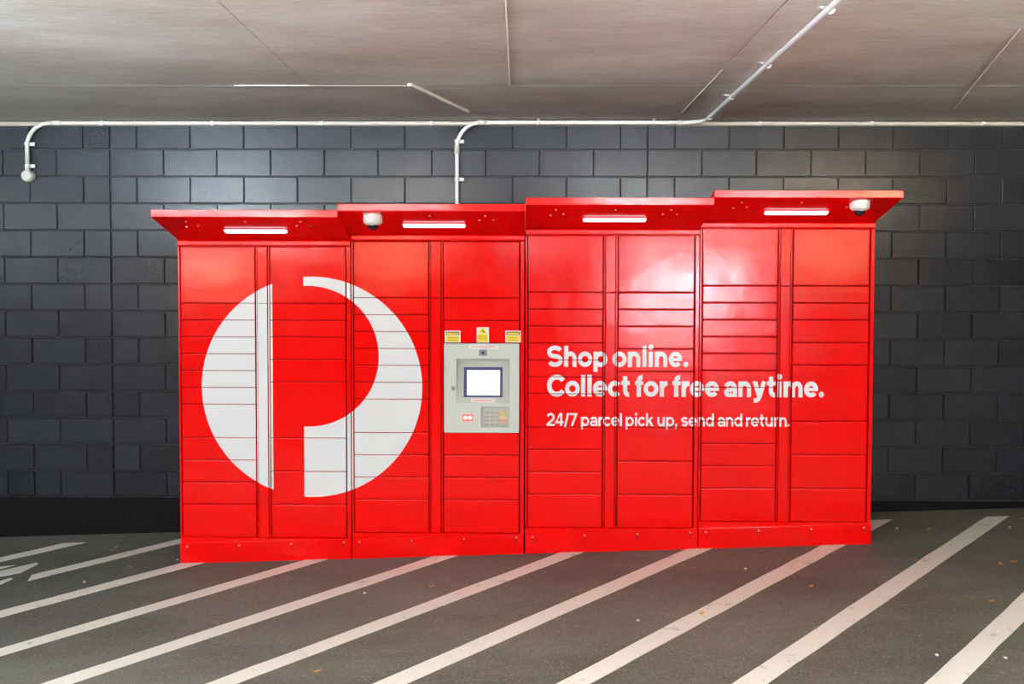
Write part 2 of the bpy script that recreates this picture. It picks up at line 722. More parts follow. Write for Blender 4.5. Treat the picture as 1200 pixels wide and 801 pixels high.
def rect2d(bm, x0, y0, x1, y1):
    quad2d(bm, [(x0, y0), (x1, y0), (x1, y1), (x0, y1)])


ASC, DESC, CAPH = 1.38, -0.33, 1.38


def glyph(bm, ch, x, w):
    """draws ch with its left edge at x (x-height 1), returns its advance width"""
    b = w / 2

    def ring(cx, rx, cy=0.5, ry=0.5):
        strip2d(bm, arc(cx, cy, rx - b, ry - b + 0.012, 0, 360, 36)[:-1], w * 0.96, True)
    if ch == 'l':
        rect2d(bm, x, 0, x + w, ASC)
        return w
    if ch == 'i':
        rect2d(bm, x, 0, x + w, 1)
        disc2d(bm, x + b, 1.29, w * 0.62)
        return w
    if ch in 'nh':
        W = 0.90
        rect2d(bm, x, 0, x + w, 1 if ch == 'n' else ASC)
        cx = x + W / 2
        rx = W / 2 - b
        strip2d(bm, arc(cx, 1 - b - 0.36 + 0.015, rx, 0.36, 165, 0, 16) + [(x + W - b, 0)], w * 0.97)
        return W
    if ch == 'u':
        W = 0.90
        rect2d(bm, x + W - w, 0, x + W, 1)
        strip2d(bm, [(x + b, 1)] + arc(x + W / 2, b + 0.36 - 0.015, W / 2 - b, 0.36, 180, 345, 16), w * 0.97)
        return W
    if ch == 'm':
        W = 0.82
        rect2d(bm, x, 0, x + w, 1)
        for k in range(2):
            x1 = x + k * (W - w)
            strip2d(bm, arc(x1 + W / 2, 1 - b - 0.34 + 0.015, W / 2 - b, 0.34, 165, 0, 16) + [(x1 + W - b, 0)], w * 0.96)
        return 2 * W - w
    if ch == 'r':
        rect2d(bm, x, 0, x + w, 1)
        strip2d(bm, arc(x + 0.56, 1 - b * 0.95 - 0.42, 0.56 - b, 0.43, 175, 92, 10), w)
        return 0.54
    if ch == 'o':
        ring(x + 0.52, 0.52)
        return 1.04
    if ch == 'p':
        ring(x + 0.51, 0.49)
        rect2d(bm, x, DESC, x + w, 1)
        return 1.0
    if ch == 'd':
        ring(x + 0.49, 0.49)
        rect2d(bm, x + 1.0 - w, 0, x + 1.0, ASC)
        return 1.0
    if ch == 'e':
        W = 1.0
        strip2d(bm, arc(x + W / 2, 0.5, W / 2 - b, 0.512 - b, 0, 322, 32), w * 0.96)
        rect2d(bm, x + b, 0.5 - w * 0.36, x + W - w * 0.02, 0.5 + w * 0.33)
        return W
    if ch == 'c':
        strip2d(bm, arc(x + 0.5, 0.5, 0.5 - b, 0.512 - b, 40, 320, 28), w)
        return 0.90
    if ch == 'C':
        strip2d(bm, arc(x + 0.69, CAPH / 2, 0.69 - b, CAPH / 2 + 0.012 - b, 36, 324, 34), w * 1.04)
        return 1.22
    if ch == 'a':
        W = 0.92
        strip2d(bm, arc(x + W / 2 - 0.01, 1 - b - 0.31 + 0.012, W / 2 - b + 0.01, 0.31, 158, 0, 16) + [(x + W - b, 0)], w * 0.97)
        strip2d(bm, arc(x + 0.40, 0.29, 0.41 - b, 0.305 - b * 0.9, 40, 320, 26), w * 0.86)
        rect2d(bm, x + 0.40, 0.60 - w * 0.80, x + W - b, 0.60)
        return W
    if ch in 'sS':
        H = 1.0 if ch == 's' else CAPH
        W = 0.86 if ch == 's' else 1.14
        ry = (H + 0.024 - w) / 4
        top = arc(x + W / 2, H + 0.012 - b - ry, W / 2 - b, ry, 25, 262, 22)
        bot = arc(x + W / 2, -0.012 + b + ry, W / 2 - b, ry, 82, -155, 22)
        strip2d(bm, top + bot, w * 0.97)
        return W
    if ch == 't':
        rx = x + 0.13
        strip2d(bm, [(rx + b, 1.30)] + arc(rx + b + 0.24, 0.24 + b * 0.92, 0.24, 0.24, 180, 280, 12), w)
        rect2d(bm, x, 1 - w * 0.84, x + 0.60, 1)
        return 0.62
    if ch == 'f':
        rx = x + 0.13
        strip2d(bm, [(rx + b, 0)] + arc(rx + b + 0.24, ASC - 0.24 - b * 0.9, 0.24, 0.24, 180, 84, 12), w)
        rect2d(bm, x, 1 - w * 0.84, x + 0.58, 1)
        return 0.57
    if ch == 'y':
        W = 0.98
        k = w * 1.12
        quad2d(bm, [(x, 1), (x + k, 1), (x + W / 2 + k * 0.45, 0.05), (x + W / 2 - k * 0.45, 0.02)])
        strip2d(bm, [(x + W - k / 2, 1), (x + W / 2 + 0.01, 0.0), (x + W / 2 - 0.09, -0.15), (x + W / 2 - 0.2, -0.21), (x + 0.10, -0.21)], w * 0.98)
        return W
    if ch == 'k':
        rect2d(bm, x, 0, x + w, ASC)
        k = w * 1.25
        quad2d(bm, [(x + w, 0.30), (x + w, 0.62), (x + 0.90 - k, 1), (x + 0.90, 1)])
        quad2d(bm, [(x + w + 0.08, 0.48), (x + w + 0.30, 0.64), (x + 0.93, 0), (x + 0.93 - k, 0)])
        return 0.93
    if ch == '.':
        disc2d(bm, x + w * 0.62, w * 0.60, w * 0.62)
        return w * 1.24
    if ch == ',':
        disc2d(bm, x + w * 0.60, w * 0.60, w * 0.60)
        quad2d(bm, [(x + w * 0.3, w * 0.4), (x + w * 1.2, w * 0.6), (x + w * 0.65, -0.30), (x + w * 0.1, -0.30)])
        return w * 1.2
    if ch == '/':
        quad2d(bm, [(x, -0.12), (x + w, -0.12), (x + 0.62, ASC), (x + 0.62 - w, ASC)])
        return 0.64
    if ch == '7':
        rect2d(bm, x, CAPH - w * 0.92, x + 0.92, CAPH)
        quad2d(bm, [(x + 0.14, 0), (x + 0.14 + w * 1.05, 0), (x + 0.92, CAPH - w * 0.5), (x + 0.92 - w * 1.1, CAPH - w * 0.5)])
        return 0.94
    if ch == '4':
        rect2d(bm, x + 0.62, 0, x + 0.62 + w, CAPH)
        rect2d(bm, x, 0.28, x + 1.04, 0.28 + w * 0.9)
        quad2d(bm, [(x, 0.28), (x + w * 0.9, 0.42), (x + 0.72, CAPH), (x + 0.62 - w * 0.35, CAPH)])
        return 1.04
    if ch == '2':
        W = 0.98
        top = arc(x + W / 2, CAPH + 0.01 - b - 0.36, W / 2 - b, 0.36, 165, -32, 20)
        strip2d(bm, top + [(x + b + 0.02, w * 0.85)], w)
        rect2d(bm, x, 0, x + W, w * 0.92)
        return W
    return 0.3


def text_bms(body, px0, px1, py_top, py_base, w, track, space):
    """one flat mesh per character; the line's ends and heights are read off the photograph"""
    out = []
    x = 0.0
    prev = None
    for ch in body:
        if ch == ' ':
            x += space
            prev = ' '
            continue
        if prev and prev != ' ':
            straight = (prev in 'hnmildup') + (ch in 'hnmilrpuk')
            x += track * (0.5, 1.0, 1.7)[straight]
        bm = bmesh.new()
        x += glyph(bm, ch, x, w)
        out.append(bm)
        prev = ch
    A = on_y(px0, py_base, LY)
    B = on_y(px1, py_base, LY)
    T = on_y(px0, py_top, LY)
    sx = (B.x - A.x) / x
    sz = (T.z - A.z) / ASC
    for bm in out:
        for v in bm.verts:
            v.co = Vector((A.x + v.co.x * sx, v.co.y, A.z + v.co.z * sz))
    return out


def circle_pts(cx, cz, r, a0, a1, n):
    return [(cx + r * math.cos(a0 + (a1 - a0) * i / n), cz + r * math.sin(a0 + (a1 - a0) * i / n)) for i in range(n + 1)]


def emblem_bms():
    bm = bmesh.new()
    cx, cz, R = 1.6655, 0.9175, 0.7345
    xa, xb = 1.405, 1.612
    # left segment, sliced in horizontal bands
    N = 120
    zs0 = math.sqrt(R * R - (xa - cx) ** 2)
    prev = None
    for i in range(N + 1):
        z = cz - zs0 + 2 * zs0 * i / N
        xl = cx - math.sqrt(max(R * R - (z - cz) ** 2, 0))
        cur = (bm.verts.new((xl, 0, z)), bm.verts.new((xa, 0, z)))
        if prev:
            bm.faces.new((prev[0], prev[1], cur[1], cur[0]))
        prev = cur
    left_bm = bm
    bm = bmesh.new()
    # right segment less the bowl
    bx, bz, br = 1.644, 1.123, 0.468

    def halfx(z, c0, c1, r):
        q = r * r - (z - c1) ** 2
        return c0 + math.sqrt(q) if q > 0 else None
    lo, hi = cz - math.sqrt(R * R - (xb - cx) ** 2), cz + math.sqrt(R * R - (xb - cx) ** 2)
    z_top = cz + R
    for (za, zb) in ((cz - R + 0.0001, bz - br), (bz - br, bz + br), (bz + br, z_top - 0.0001)):
        prev = None
        M = 140
        for i in range(M + 1):
            t = 0.5 - 0.5 * math.cos(math.pi * i / M)
            z = za + (zb - za) * t
            xr = cx + math.sqrt(max(R * R - (z - cz) ** 2, 0))
            q = br * br - (z - bz) ** 2
            xl = max(xb, cx - math.sqrt(max(R * R - (z - cz) ** 2, 0)))
            if bz - br <= z <= bz + br:
                xl = max(xb, bx + math.sqrt(max(q, 0)))
                if q <= 1e-9:
                    xl = xb
            xr = max(xr, xl)
            cur = (bm.verts.new((xl, 0, z)), bm.verts.new((xr, 0, z)))
            if prev:
                bm.faces.new((prev[0], prev[1], cur[1], cur[0]))
            prev = cur
    bmesh.ops.remove_doubles(bm, verts=bm.verts, dist=0.0002)
    return [left_bm, bm]


GRAPHICS = [('emblem', b) for b in emblem_bms()]
for _line in (('Shop online.', 641.0, 806.5, 404.8, 429.4, 0.300, 0.085, 0.34),
              ('Collect for free anytime.', 641.0, 965.5, 438.8, 464.2, 0.300, 0.085, 0.34),
              ('24/7 parcel pick up, send and return.', 640.5, 925.5, 483.6, 498.6, 0.245, 0.085, 0.44)):
    GRAPHICS += [('letter', b) for b in text_bms(*_line)]


def graphic_bounds(bm):
    xs = [v.co.x for v in bm.verts]
    zs = [v.co.z for v in bm.verts]
    return min(xs), max(xs), min(zs), max(zs)


GB = [graphic_bounds(b) for _, b in GRAPHICS]


def islands(bm):
    """the separate pieces of a flat mesh, one bmesh each"""
    todo = set(bm.verts)
    groups = []
    while todo:
        stack = [todo.pop()]
        grp = set(stack)
        while stack:
            for e in stack.pop().link_edges:
                for w in e.verts:
                    if w in todo:
                        todo.discard(w)
                        grp.add(w)
                        stack.append(w)
        groups.append(grp)
    if len(groups) == 1:
        return [bm]
    bm.verts.index_update()
    ids = [{v.index for v in g} for g in groups]
    out = []
    for keep in ids:
        c = bm.copy()
        c.verts.ensure_lookup_table()
        bmesh.ops.delete(c, geom=[v for k, v in enumerate(c.verts) if k not in keep], context='VERTS')
        if len(c.faces):
            out.append(c)
        else:
            c.free()
    bm.free()
    return out


def apply_graphics(part, x0, x1, z0, z1, yfront):
    """white film on a door or post: the part of the graphic that lies on it, cut at its edges"""
    o = ORIGIN[part.name]
    for (name, g), (gx0, gx1, gz0, gz1) in zip(GRAPHICS, GB):
        if x1 < gx0 or x0 > gx1 or z1 < gz0 or z0 > gz1:
            continue
        bm = g.copy()
        for co, no in (((x0, 0, 0), (-1, 0, 0)), ((x1, 0, 0), (1, 0, 0)), ((0, 0, z0), (0, 0, -1)), ((0, 0, z1), (0, 0, 1))):
            bmesh.ops.bisect_plane(bm, geom=bm.verts[:] + bm.edges[:] + bm.faces[:], plane_co=co, plane_no=no, clear_outer=True)
        if len(bm.faces) == 0:
            bm.free()
            continue
        for v in bm.verts:
            v.co = Vector((v.co.x - o.x, yfront - 0.0006 + v.co.y - o.y, v.co.z - o.z))
        bm.normal_update()
        for f in bm.faces:
            if f.normal.y > 0:
                f.normal_flip()
        for isl in (islands(bm) if name == 'emblem' else [bm]):
            me = bpy.data.meshes.new(name)
            isl.to_mesh(me)
            isl.free()
            me.materials.append(WHITEFILM)
            d = bpy.data.objects.new(name, me)
            link(d, part, o)
            d['label'] = 'white film piece of the round emblem' if name == 'emblem' else 'white film letter'


# ------------------------------------------------------------------ lockers
T, S, M_, L_ = 10, 3, 4, 6
COLA = [T, S, S, S, S, S, S, L_, M_, M_, M_, L_]
COLB = [T, S, S, M_, M_, T, L_, L_, L_]
COLT = [T, M_, M_, 16, M_, M_, M_, L_]          # 16 = the terminal opening
LAYOUT = [(COLA, COLB), (COLA, COLT), (COLA, COLB), (COLA, COLB)]
LABELS = ['red parcel locker bank at the low end, carrying the left half of the white emblem',
          'red parcel locker bank with the grey touchscreen terminal set into it',
          'red parcel locker bank whose upper lettering starts with Shop and Collect',
          'red parcel locker bank at the high end, its lettering ending in anytime']
# x offsets in a bank
A0, A1 = 0.0165, 0.5135
P0, P1 = 0.530, 0.594
B0, B1 = 0.612, 1.1155
DG = 0.0035                                       # gap between doors
SLOPE = 0.295


def door_mesh(w, h):
    return cached(('door', round(w, 4), round(h, 4)), lambda: box_mesh((w, 0.022, h), 0.0055, 2))


screw_mesh = lathe_mesh([(0.0, 0.004), (0.004, 0.0035), (0.0062, 0.001), (0.0062, -0.004)], 10)
bolt_mesh = lathe_mesh([(0.0062, 0.006), (0.0062, 0.0), (0.004, -0.004), (0.0, -0.0045)], 10)


def locker(i):
    X0 = MOD_X[i]
    W = MOD_W - 0.0035
    zt = DOOR_TOP[i]
    zb = zt - 1.943
    rail = zt + 0.0445
    fz = [floor_z(X0, LY), floor_z(X0 + W, LY)]
    root = thing('parcel_locker', LABELS[i], 'parcel locker', (X0 + W / 2, -0.38, (fz[0] + fz[1]) / 2), 'parcel locker banks')
    yb = -0.075
    bf = LY + (0.075 if i == 1 else 0.020)         # carcass front (set back behind the terminal)
    # carcass with sloping roof, foot follows the floor
    bm = bmesh.new()
    prof = [(yb, None), (bf, None), (bf, rail - 0.012), (yb, rail - 0.012 - SLOPE * (yb - bf))]
    rings = []
    for x in (X0 + 0.002, X0 + W - 0.002):
        rings.append([bm.verts.new((x, y, floor_z(x, y) - 0.004 if z is None else z)) for y, z in prof])
    bm.faces.new(rings[0])
    bm.faces.new(rings[1][::-1])
    for k in range(4):
        bm.faces.new((rings[0][k], rings[0][(k + 1) % 4], rings[1][(k + 1) % 4], rings[1][k]))
    for v in bm.verts:
        v.co -= ORIGIN[root.name]
    obj('carcass', to_mesh(bm), RED, root, ORIGIN[root.name])
    if i == 1:
        ztt, ztb = zt - 18 * UNIT, zt - 34 * UNIT
        for a, b, c, d in ((0.002, B0 - 0.004, zb, rail - 0.012), (B1 - 0.001, W - 0.002, zb, rail - 0.012), (B0 - 0.004, B1 - 0.001, ztt - 0.002, rail - 0.012), (B0 - 0.004, B1 - 0.001, zb, ztb + 0.002)):
            obj('front_sheet', box_mesh((b - a, 0.056, d - c)), GAPSHADE, root, (X0 + (a + b) / 2, LY + 0.048, (c + d) / 2))  # coloured dark to paint shade into the door gaps
    else:
        obj('gap_shade_sheet', box_mesh((W - 0.012, 0.002, zt - zb - 0.002)), GAPSHADE, root, (X0 + W / 2, LY + 0.0192, (zt + zb) / 2))  # dark sheet standing in for shade between the doors
    # posts
    for a, b in ((0.0, A0 - 0.005), (B1 + 0.006, W)):
        p = obj('side_post', box_mesh((b - a, 0.024, zt - zb + 0.004), 0.0035, 2), RED, root, (X0 + (a + b) / 2, LY + 0.011, (zt + zb) / 2))
        apply_graphics(p, X0 + a + 0.001, X0 + b - 0.001, zb, zt, LY - 0.001)
    # centre pillar, upper and lower length, with narrow beads
    zsplit = zt - T * UNIT - 0.002
    for za, zb_ in ((zt - 0.001, zsplit + 0.0015), (zsplit - 0.0015, zb)):
        p = obj('centre_pillar', box_mesh((P1 - P0, 0.026, za - zb_), 0.0035, 2), RED, root, (X0 + (P0 + P1) / 2, LY + 0.010, (za + zb_) / 2))
        apply_graphics(p, X0 + P0 + 0.0006, X0 + P1 - 0.0006, zb_, za, LY - 0.003)
    for a, b in ((A1 + 0.005, P0 - 0.004), (P1 + 0.004, B0 - 0.005)):
        p = obj('pillar_bead', box_mesh((b - a, 0.018, zt - zb), 0.0015, 1), RED, root, (X0 + (a + b) / 2, LY + 0.013, (zt + zb) / 2))
        apply_graphics(p, X0 + a + 0.0005, X0 + b - 0.0005, zb, zt, LY + 0.004)
    if i in (1, 2):
        q = obj('maker_plate', box_mesh((0.022, 0.003, 0.075), 0.001, 1), RED, root, (X0 + (P0 + P1) / 2, LY - 0.004, zt - 0.068))
        bm = bmesh.new()
        for k in range(3):
            bm_box(bm, (0, -0.0018, 0.022 - k * 0.022), (0.012, 0.001, 0.012))
        obj('embossed_mark', to_mesh(bm), RED, q, ORIGIN[q.name])
    # top rail (rounded) and bottom rail
    bm = bmesh.new()
    bm_box(bm, (0, 0, 0), (W - 0.002, 0.034, 0.0425))
    ee = [e for e in bm.edges if abs(e.verts[0].co.x - e.verts[1].co.x) > 0.5 and e.verts[0].co.y < 0]
    bmesh.ops.bevel(bm, geom=ee, offset=0.011, segments=4, profile=0.5, affect='EDGES')
    obj('top_rail', to_mesh(bm), RED, root, (X0 + W / 2, LY + 0.012, zt + 0.0235))
    # kick plate follows the floor
    ktop0, ktop1 = fz[0] + 0.135, fz[1] + 0.135
    obj('bottom_rail', box_mesh((W - 0.002, 0.020, 0.06), 0.002, 1), RED, root, (X0 + W / 2, LY + 0.012, zb - 0.032))
    cx, cz = X0 + W / 2, (fz[0] + fz[1]) / 2
    bm = bmesh.new()
    pts = [(X0 + 0.001, fz[0] - 0.003), (X0 + W - 0.001, fz[1] - 0.003), (X0 + W - 0.001, ktop1), (X0 + 0.001, ktop0)]
    a = [bm.verts.new((x - cx, -0.011, z - cz)) for x, z in pts]
    b = [bm.verts.new((x - cx, 0.011, z - cz)) for x, z in pts]
    bm.faces.new(a)
    bm.faces.new(b[::-1])
    for k in range(4):
        bm.faces.new((a[k], a[(k + 1) % 4], b[(k + 1) % 4], b[k]))
    bmesh.ops.bevel(bm, geom=bm.edges[:], offset=0.002, segments=2, profile=0.5, affect='EDGES')
    kick = obj('kick_plate', to_mesh(bm), RED, root, (cx, LY - 0.004, cz))
    for k in range(4):
        x = X0 + 0.05 + k * (W - 0.10) / 3
        s = obj('screw', screw_mesh, SCREWMAT, kick, (x, LY - 0.0155, floor_z(x, LY) + 0.112))
        s.rotation_euler.x = math.pi / 2
        s = obj('dark_bar', cached('dark_bar', lambda: box_mesh((0.005, 0.002, 0.026), 0.0008, 1)), DARKGAP, kick, (x, LY - 0.0155, floor_z(x, LY) + 0.09))  # dark bar below each screw
    # doors
    for (x0, x1), col in (((A0, A1), LAYOUT[i][0]), ((B0, B1), LAYOUT[i][1])):
        z = zt
        for n, u in enumerate(col):
            h = u * UNIT
            if u == 16:
                terminal(X0 + x0, X0 + x1, z - h, z)
                z -= h
                continue
            w = x1 - x0 - DG
            hh = h - DG
            d = obj('door', door_mesh(w, hh), RED, root, (X0 + (x0 + x1) / 2, LY + 0.010, z - h / 2))
            d.rotation_euler = (random.uniform(-0.004, 0.004), 0, random.uniform(-0.005, 0.005))
            dx0, dx1, dz0, dz1 = X0 + (x0 + x1) / 2 - w / 2, X0 + (x0 + x1) / 2 + w / 2, z - h / 2 - hh / 2, z - h / 2 + hh / 2
            apply_graphics(d, dx0 + 0.0006, dx1 - 0.0006, dz0 + 0.0006, dz1 - 0.0006, LY - 0.001)
            if i == 1 and col is COLT and n == 2:
                warn_stickers(d)
            z -= h
    # canopy: tilted tray with a front lip
    zl = rail + 0.004
    yf = -1.10
    run = LY - yf
    zf = zl + 0.118 - 0.002
    TH = 0.044
    prof = [(-0.30, zl - SLOPE * (-0.30 - LY)), (LY, zl), (yf, zf), (yf, zf + TH), (yf + 0.014, zf + TH + 0.001),
            (LY, zl + 0.040), (-0.30, zl + 0.040 - SLOPE * (-0.30 - LY))]
    R = ORIGIN[root.name]
    can = obj('canopy', prism_mesh([(y + 0.7, z - zl) for y, z in prof], -W / 2 - 0.002, W / 2 + 0.002, 0.0015), RED, root, (X0 + W / 2, -0.7, zl))

    def under(x, y):
        return Vector((x, y, zl + SLOPE * (LY - y)))
    # light tube below the canopy
    cpx = [(263, 336.5, 270), (472, 545.5, 263), (683, 757.5, 255.5), (896, 970.5, 247.3)][i]
    yt = -0.875
    xa, xb = on_y(cpx[0], cpx[2], yt).x, on_y(cpx[1], cpx[2], yt).x
    c = under((xa + xb) / 2, yt)
    LEN = xb - xa
    tilt = -math.atan(SLOPE)
    lamp = obj('light_holder', box_mesh((LEN + 0.004, 0.050, 0.006), 0.002, 1), RED, can, c + Vector((0, 0, -0.002)))
    lamp.rotation_euler.x = tilt
    bm = bmesh.new()
    bm_box(bm, (0, 0, 0), (LEN - 0.004, 0.042, 0.024))
    bmesh.ops.bevel(bm, geom=bm.edges[:], offset=0.011, segments=4, profile=0.5, affect='EDGES')
    tm = to_mesh(bm)
    tb = obj('light_tube', tm, LEDWHITE, can, c + Vector((0, 0, -0.007)), smooth=True)
    tb.rotation_euler.x = tilt
    tb['label'] = 'glowing white light tube'
    for dx, dy in ((0.155, 0), (0.185, 0.09), (0.235, 0.02), (0.555, 0.09), (0.86, 0.02), (0.90, 0.09), (0.95, 0.02)):
        e = obj('bolt', bolt_mesh, SCREWMAT, can, under(X0 + dx, -0.955 - dy + 0.02) + Vector((0, 0, -0.002)))
        e.rotation_euler.x = tilt
    # seam rib of the canopy tray
    for dx in (0.09, W - 0.09):
        e = obj('canopy_fold', box_mesh((0.006, run * 0.86, 0.003), 0.001, 1), RED, can, under(X0 + dx, LY - run / 2) + Vector((0, 0, -0.0015)))
        e.rotation_euler.x = tilt
    return root


def sticker_mesh(w, h, kind):
    """one flat sticker: film plus its print, printed areas a hair proud"""
    bm = bmesh.new()
    bm_box(bm, (0, 0, 0), (w, 0.0008, h), 0)

    def pr(x0, z0, x1, z1, mi, lift=0.0007):
        bm_box(bm, ((x0 + x1) / 2, -lift, (z0 + z1) / 2), (x1 - x0, 0.0006, z1 - z0), mi)
    if kind == 'caution':
        pr(-w * 0.43, h * 0.12, w * 0.43, h * 0.40, 2)
        pr(-w * 0.38, h * 0.17, w * 0.38, h * 0.33, 1, 0.0010)
        pr(-w * 0.43, -h * 0.43, w * 0.43, h * 0.06, 1)
        for k, (a, b) in enumerate(((-0.33, 0.33), (-0.30, 0.30))):
            pr(w * a, -h * 0.13 - k * h * 0.2, w * b, -h * 0.06 - k * h * 0.2, 3, 0.0010)
    else:
        t = [(-w * 0.40, h * 0.10), (w * 0.40, h * 0.10), (w * 0.05, h * 0.44), (-w * 0.05, h * 0.44)]
        vs = [bm.verts.new((x, -0.0011, z)) for x, z in t]
        f = bm.faces.new(vs)
        f.material_index = 1
        g = [(-0.08, 0.26), (0.02, 0.30), (0.22, 0.15), (0.12, 0.15), (0.02, 0.21)]
        f = bm.faces.new([bm.verts.new((w * x, -0.0016, h * z)) for x, z in g])
        f.material_index = 2
        pr(-w * 0.42, -h * 0.45, w * 0.42, h * 0.05, 1)
        for k in range(2):
            pr(-w * 0.3, -h * 0.12 - k * h * 0.15, w * 0.3, -h * 0.08 - k * h * 0.15, 3, 0.0010)
    me = to_mesh(bm)
    for m in (STICKERWHITE, YELLOW, INK, GREYINK):
        me.materials.append(m)
    return me


def warn_stickers(door):
    for px0, py0, px1, py1, kind in ((521.3, 387.2, 539.6, 401.0, 'caution'), (558.6, 383.2, 573.0, 401.2, 'hazard'), (592.1, 387.2, 610.3, 401.0, 'caution')):
        a, b = on_y(px0, py1, LY), on_y(px1, py0, LY)
        o = obj('warning_sticker', sticker_mesh(b.x - a.x, b.z - a.z, kind), None, door, ((a.x + b.x) / 2, LY - 0.0022, (a.z + b.z) / 2))
        o['label'] = 'yellow and white warning sticker' if kind == 'caution' else 'yellow triangle warning sticker'


def frame_bm(bm, outer, inner, y0, y1):
    """rectangular plate with a rectangular hole; both (x0, z0, x1, z1)"""
    ox0, oz0, ox1, oz1 = outer
    ix0, iz0, ix1, iz1 = inner
    for x0, z0, x1, z1 in ((ox0, oz0, ix0, oz1), (ix1, oz0, ox1, oz1), (ix0, oz0, ix1, iz0), (ix0, iz1, ix1, oz1)):
        if x1 - x0 > 1e-5 and z1 - z0 > 1e-5:
            bm_box(bm, ((x0 + x1) / 2, (y0 + y1) / 2, (z0 + z1) / 2), (x1 - x0, y1 - y0, z1 - z0))


def terminal(x0, x1, z0, z1):
    x0 += 0.003
    x1 -= 0.002
    z0 += 0.003
    z1 -= 0.003
    cx = (x0 + x1) / 2
    root = thing('locker_terminal', 'pale grey locker terminal with lit screen and keypad', 'terminal', (cx, LY, z0))
    yf = LY - 0.004

    def px(a, b):
        v = on_y(a, b, yf)
        return v.x, v.z
    rx0, rz1 = px(535, 420.3)
    rx1, rz0 = px(597, 472)
    kx0, kz1 = px(563.5, 476)
    kx1, kz0 = px(597, 500.5)
    # face plate: built from strips round the two openings
    bm = bmesh.new()
    depth = 0.022

    def add(a, b, c, d):
        bm_box(bm, ((a + c) / 2, yf + depth / 2, (b + d) / 2), (c - a, depth, d - b))
    add(x0, z0, rx0, z1)
    add(rx1, z0, x1, z1)
    add(rx0, rz1, rx1, z1)
    add(rx0, kz1, rx1, rz0)
    add(rx0, z0, kx0, kz1)
    add(kx0, z0, rx1, kz0)
    if kx1 < rx1:
        add(kx1, kz0, rx1, kz1)
    R = ORIGIN[root.name]
    for v in bm.verts:
        v.co -= R
    obj('face_plate', to_mesh(bm), GREYPANEL, root, R)
    # thin raised edge of the plate
    bm = bmesh.new()
    frame_bm(bm, (x0, z0, x1, z1), (x0 + 0.008, z0 + 0.008, x1 - 0.008, z1 - 0.008), yf - 0.004, yf + 0.002)
    for v in bm.verts:
        v.co -= R
    obj('plate_edge', to_mesh(bm), GREYPANEL, root, R)
    # recessed sloping screen tray (deep at the top, flush at the foot)
    rec = 0.055
    bm = bmesh.new()
    pts = {}
    for nme, x in (('l', rx0), ('r', rx1)):
        pts[nme] = [bm.verts.new(Vector(q) - R) for q in ((x, yf + 0.001, rz1), (x, yf + rec, rz1 - 0.004), (x, yf + 0.004, rz0), (x, yf + 0.001, rz0))]
    l, r = pts['l'], pts['r']
    bm.faces.new((l[0], r[0], r[1], l[1]))
    bm.faces.new((l[1], r[1], r[2], l[2]))
    bm.faces.new((l[0], l[1], l[2], l[3]))
    bm.faces.new((r[3], r[2], r[1], r[0]))
    tray = obj('screen_tray', to_mesh(bm), GREYEDGE, root, R)
    ang = math.atan2(rec - 0.004, rz1 - rz0)

    def tray_y(z):
        return yf + 0.004 + (rec - 0.004) * (z - rz0) / (rz1 - rz0)
    sx0, sz1 = px(543.3, 430.3)
    sx1, sz0 = px(588.8, 465.6)
    zc = (sz0 + sz1) / 2
    W, H = sx1 - sx0, (sz1 - sz0)
    bz = obj('screen_bezel', box_mesh((W, 0.010, H), 0.003, 2), BEZEL, tray, ((sx0 + sx1) / 2, tray_y(zc) - 0.005, zc))
    bz.rotation_euler.x = -ang
    ix0, iz1 = px(547.2, 434.0)
    ix1, iz0 = px(585.6, 463.2)
    s2 = obj('screen', box_mesh((ix1 - ix0, 0.002, iz1 - iz0), 0.0), SCREEN, tray, ((ix0 + ix1) / 2, tray_y((iz0 + iz1) / 2) - 0.0108, (iz0 + iz1) / 2))
    s2.rotation_euler.x = -ang
    s2['label'] = 'bright white lit screen'
    # keypad in its own pocket
    bm = bmesh.new()
    krec = 0.030
    pts = {}
    for nme, x in (('l', kx0), ('r', kx1)):
        pts[nme] = [bm.verts.new(Vector(q) - R) for q in ((x, yf + 0.001, kz1), (x, yf + krec, kz1 - 0.003), (x, yf + 0.010, kz0), (x, yf + 0.001, kz0))]
    l, r = pts['l'], pts['r']
    bm.faces.new((l[0], r[0], r[1], l[1]))
    bm.faces.new((l[1], r[1], r[2], l[2]))
    bm.faces.new((l[3], l[2], r[2], r[3]))
    bm.faces.new((l[0], l[1], l[2], l[3]))
    bm.faces.new((r[3], r[2], r[1], r[0]))
    obj('keypad_pocket', to_mesh(bm), GREYEDGE, root, R)
    ax0, az1 = px(568, 482)
    ax1, az0 = px(593.3, 499.6)
    kang = math.atan2(krec - 0.010, kz1 - kz0)

    def ky(z):
        return yf + 0.010 + (krec - 0.010) * (z - kz0) / (kz1 - kz0)
    zc = (az0 + az1) / 2
    kp = obj('keypad', box_mesh((ax1 - ax0, 0.006, az1 - az0), 0.002, 1), KEYPAD, root, ((ax0 + ax1) / 2, ky(zc) - 0.003, zc))
    kp.rotation_euler.x = -kang
    cw, rh = (ax1 - ax0) / 4.4, (az1 - az0) / 4.0
    for r_ in range(4):
        for c_ in range(4):
            wide = 1.35 if c_ == 3 else 0.72
            x = (c_ + 0.5) * cw if c_ < 3 else 3.68 * cw
            m = KEYDARK if c_ < 3 else (KEYYEL, KEYYEL, KEYRED, KEYGRN)[r_]
            k = bpy.data.objects.new('key', cached(('key', c_ == 3, m.name), lambda: box_mesh((cw * wide, 0.006, rh * 0.62), 0.0012, 1)))
            if len(k.data.materials) == 0:
                k.data.materials.append(m)
            COL.objects.link(k)
            k.parent = kp
            k.location = (x - (ax1 - ax0) / 2, -0.005, (1.5 - r_) * rh)
    # scanner window, face camera, lock, small stickers
    qx0, qz1 = px(542.3, 485.0)
